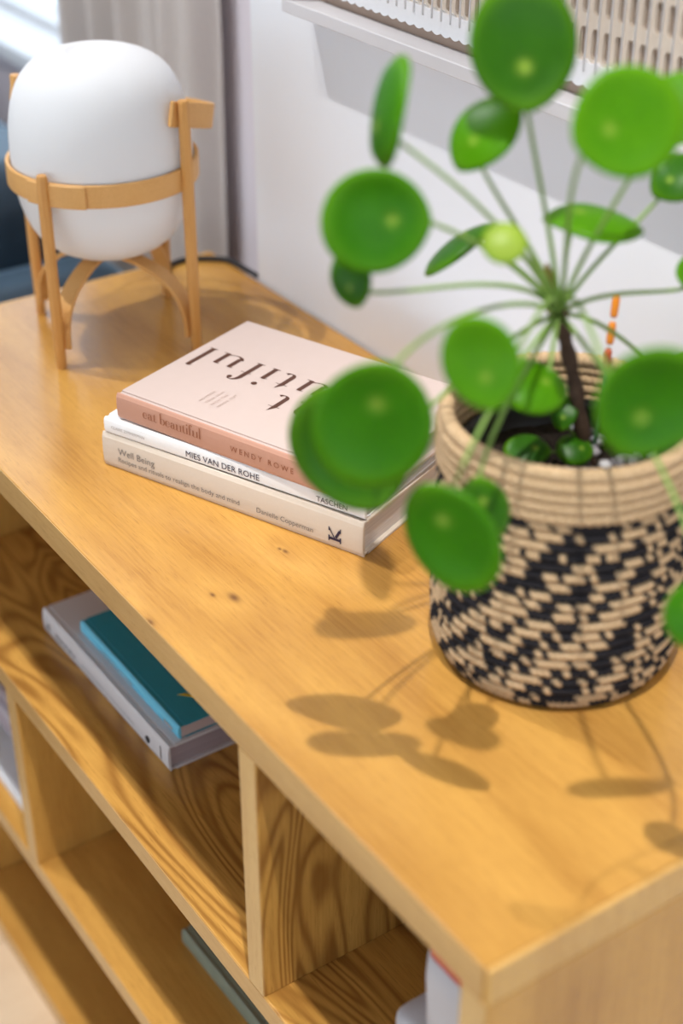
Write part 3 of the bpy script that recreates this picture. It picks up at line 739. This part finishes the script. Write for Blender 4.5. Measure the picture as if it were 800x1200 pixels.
for P, N, AX, R, asp, mk in LEAVES:
    P = Vector(P); N = Vector(N).normalized(); src = CR if mk != 's' else Vector((-0.2056, 0.2414, 0.142))
    AX = Vector(AX); AX = (AX - N * AX.dot(N)).normalized()
    if AX.dot(src - P) > 0: AX = -AX          # tip points away from the stalk
    BX = N.cross(AX)
    nr, ns = 8, 36
    b = MB(); b.v.append((-0.30, 0, 0.0))
    ph = random.uniform(0, 6); cup = random.uniform(0.12, 0.2) * (-1 if R > 0.023 and N.x > 0.3 else 1.2); wav = random.uniform(0.01, 0.035)
    for j in range(1, nr + 1):
        q = j / nr
        for i in range(ns):
            a = 2 * PI * i / ns
            ca, sa = math.cos(a), math.sin(a)
            rx = 1.0 - 0.05 * (1 - ca) * abs(sa)
            x = ca * rx; y = sa * asp * (1 + 0.04 * ca)
            x = -0.30 * (1 - q) + x * q; y = y * q
            rr = x * x + y * y
            z = -cup * rr ** 1.15 + wav * q * q * math.sin(3 * a + ph) + 0.03 * (1 - q) ** 2 - (0.05 if q == 1 else 0)
            b.v.append((x, y, z))
    for i in range(ns): b.f.append((0, 1 + i, 1 + (i + 1) % ns))
    for j in range(nr - 1):
        for i in range(ns):
            k = (i + 1) % ns
            b.f.append((1 + j * ns + i, 1 + (j + 1) * ns + i, 1 + (j + 1) * ns + k, 1 + j * ns + k))
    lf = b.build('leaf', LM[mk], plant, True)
    sl = lf.modifiers.new('thick', 'SOLIDIFY'); sl.thickness = 0.0011 / R; sl.offset = -1
    Mx = Matrix((AX, BX, N)).transposed().to_4x4() @ Matrix.Scale(R, 4)
    Mx.translation = P - PB
    lf.matrix_local = Mx
    att = P - AX * (0.30 * R) - N * 0.0008
    dirv = att - src; ln = dirv.length
    c0 = src + dirv.normalized() * 0.006 + Vector((0, 0, -0.003))
    c1 = c0 + (dirv.normalized() * 0.6 + Vector((0, 0, 0.9 if 0.02 < P.z - src.z < 0.07 else (0.45 if P.z > src.z - 0.02 else 0.25)))).normalized() * ln * 0.35
    c2 = att - N * ln * 0.22 - AX * ln * 0.10
    r0 = 0.0014 if mk != 's' else 0.0009
    MB().tube(bez(src - PB, c1 - PB, c2 - PB, att - PB, 16), [r0 * (1.15 - 0.35 * i / 15) for i in range(16)], 7).build('petiole', m_pet, plant, True)

# watering indicator stuck in the soil
ind = thing('watering_indicator', 'thin stick with amber segments stuck in the soil behind the trunk', 'plant indicator', (-0.211, 0.247, SZ0 - 0.01))
p0 = Vector((0, 0, 0)); p1 = Vector((-0.2438, 0.288, 0.2310)) - Vector((-0.211, 0.247, SZ0 - 0.01))
MB().tube([p0, p1 * 0.72], 0.0013, 8).build('stick', plain('green_plastic', (0.10, 0.25, 0.12), 0.5), ind, True)
m_amber = plain('amber_plastic', (0.85, 0.30, 0.02), 0.3, 0.15, 100, 0.5, 0, 0.3); m_amber2 = plain('rust_plastic', (0.55, 0.10, 0.03), 0.3, 0.15, 100, 0.5, 0, 0.2)
for a, b_, m in ((0.60, 0.715, m_amber2), (0.735, 0.86, m_amber), (0.88, 1.0, m_amber)):
    MB().tube([p1 * a, p1 * (a + 0.02), p1 * (b_ - 0.02), p1 * b_], [0.0018, 0.0026, 0.0026, 0.0018], 10).build('segment', m, ind, True)

# ------------------------------------------------------------------ framed woven wall piece
FX0, FX1, FZ0, FZ1, FP = -0.757, 0.22, 0.3005, 0.95, 0.030
fr_ = thing('wall_frame', 'white box frame with corded fretwork panel hung on the wall', 'wall art', (FX0, WALL, FZ0))
FW, FH = FX1 - FX0, FZ1 - FZ0
for nm, a in (('bottom', (0, FW, 0, 0.0115)), ('top', (0, FW, FH - 0.0115, FH)), ('side', (0, 0.0115, 0.0115, FH - 0.0115)), ('side', (FW - 0.0115, FW, 0.0115, FH - 0.0115))):
    MB().box(a[0], a[1], -FP, 0, a[2], a[3]).build('frame_member', m_frame_white, fr_, bevel=0.0008, seg=1)
m_tan = plain('tan_board', (0.44, 0.32, 0.25), 0.8, 0.06, 40)
m_tan_l = plain('light_tan_fibre', (0.74, 0.63, 0.53), 0.85, 0.06, 200)
m_cord = plain('white_cord', (0.82, 0.80, 0.81), 0.6, 0.03, 200)
MB().box(0.0115, FW - 0.0115, -0.006, -0.001, 0.0115, FH - 0.0115).build('backing_board', m_tan, fr_)
pitch = 0.0119; X0 = 0.030; ncol = int((FW - 0.06) / pitch); ZB = 0.0360; rowp = 0.0305; nrow = 11
lat = MB()
ns = 6
def cell(cx, cz, w_, h_, sw, sh, y):
    st = []
    r = sw / 2
    for i in range(ns + 1): a = PI * i / ns; st.append((cx + r * math.cos(a), cz + sh / 2 - r + r * math.sin(a)))
    for i in range(ns + 1): a = PI + PI * i / ns; st.append((cx + r * math.cos(a), cz - sh / 2 + r + r * math.sin(a)))
    m = len(st); ou = []
    for i, (px, pz) in enumerate(st):
        top_ = i <= ns; k = i if top_ else i - ns - 1
        f = 1 - 2 * k / ns
        ou.append((cx + (w_ / 2) * (f if top_ else -f), cz + (h_ / 2 if top_ else -h_ / 2)))
    b0 = len(lat.v)
    lat.v += [(x, y, z) for x, z in st] + [(x, y, z) for x, z in ou] + [(x, y + 0.0035, z) for x, z in st]
    for i in range(m):
        k = (i + 1) % m
        lat.f.append((b0 + i, b0 + k, b0 + m + k, b0 + m + i)); lat.f.append((b0 + i, b0 + 2 * m + i, b0 + 2 * m + k, b0 + k))
for i in range(ncol):
    for j in range(nrow):
        cell(X0 + (i + .5) * pitch, ZB + (j + .5) * rowp, pitch, rowp, 0.0072, 0.0215, -0.010)
lat.build('fretwork', m_tan_l, fr_)
# scalloped white lower border
sc = MB(); nb = ncol * 8
for i in range(nb + 1):
    xx = X0 + i * pitch / 8
    s1 = 0.0022 * abs(math.sin(PI * i / 8))
    for y in (-0.0125, -0.0085): sc.v += [(xx, y, ZB - 0.0135 - s1), (xx, y, ZB + 0.0045 - s1)]
for i in range(nb):
    a = i * 4; c = a + 4
    sc.f += [(a, c, c + 1, a + 1), (a + 2, a + 3, c + 3, c + 2), (a + 1, c + 1, c + 3, a + 3), (a, a + 2, c + 2, c)]
sc.build('scalloped_border', m_cord, fr_)
cd = None
for i in range(ncol + 1):
    if cd is None:
        cd = MB().tube([(0, -0.0128, ZB - 0.004), (0, -0.0128, FH - 0.02)], 0.00085, 6).build('cord', m_cord, fr_, True); o = cd
    else:
        o = cd.copy(); COL.objects.link(o); o.parent = fr_
    o.location = (X0 + i * pitch, 0, 0)

# ------------------------------------------------------------------ curtain
m_curt = plain('beige_curtain_cloth', (0.78, 0.71, 0.67), 0.9, 0.05, 220, 0.1, 0.15, 0.25)
cu = MB(); n = 150
cx0, cx1 = -1.415, -1.045
for i in range(n + 1):
    u = i / n; x = cx0 + (cx1 - cx0) * u
    y = 0.428 + 0.016 * math.sin(u * 2 * PI * 4.2 + 0.6) + 0.007 * math.sin(u * 2 * PI * 9.1 + 1.0)
    for k, z in enumerate((FLOOR + 0.02, -0.3, 0.2, 0.8, 1.4, CEIL - 0.12)):
        cu.v.append((x + 0.01 * math.sin(k + u * 5), y + 0.003 * math.sin(k * 1.7 + u * 11), z))
for i in range(n):
    for k in range(5): cu.f.append((i * 6 + k, (i + 1) * 6 + k, (i + 1) * 6 + k + 1, i * 6 + k + 1))
curt = thing('curtain', 'beige curtain hanging in folds beside the window behind the lamp', 'curtain', (0, 0, 0))
o = cu.build('cloth', m_curt, curt, True); m_ = o.modifiers.new('s', 'SOLIDIFY'); m_.thickness = 0.0015
MB().tube([(-3.3, 0.428, CEIL - 0.11), (-0.90, 0.428, CEIL - 0.11)], 0.012, 12).build('rail', m_window_white, curt, True)

# ------------------------------------------------------------------ armchair
m_navy = plain('dark_blue_velvet', (0.007, 0.022, 0.040), 0.42, 0.2, 60, 0.5, 0.1)
m_navy.node_tree.nodes['Principled BSDF'].inputs['Sheen Weight'].default_value = 0.8
m_navy.node_tree.nodes['Principled BSDF'].inputs['Sheen Tint'].default_value = (0.5, 0.75, 1.0, 1)
ac = thing('armchair', 'dark blue upholstered armchair beside the sideboard under the window', 'armchair', (-1.62, 0.02, FLOOR))
def pad(name, x0, x1, y0, y1, z0, z1, bev=0.05):
    return MB().box(x0, x1, y0, y1, z0, z1).build(name, m_navy, ac, bevel=bev, seg=5)
pad('backrest', -0.30, 0.36, 0.20, 0.37, 0.36, 0.765, 0.06)
pad('seat', -0.30, 0.36, -0.40, 0.21, 0.20, 0.44, 0.05)
pad('arm', 0.36, 0.48, -0.40, 0.37, 0.14, 0.66, 0.045)
pad('arm', -0.42, -0.30, -0.40, 0.37, 0.14, 0.66, 0.045)
for x in (-0.36, 0.42):
    for y in (-0.34, 0.31):
        MB().lathe([(0.011, 0), (0.018, 0.15)], 14, (x, y)).build('leg', m_black, ac, True)
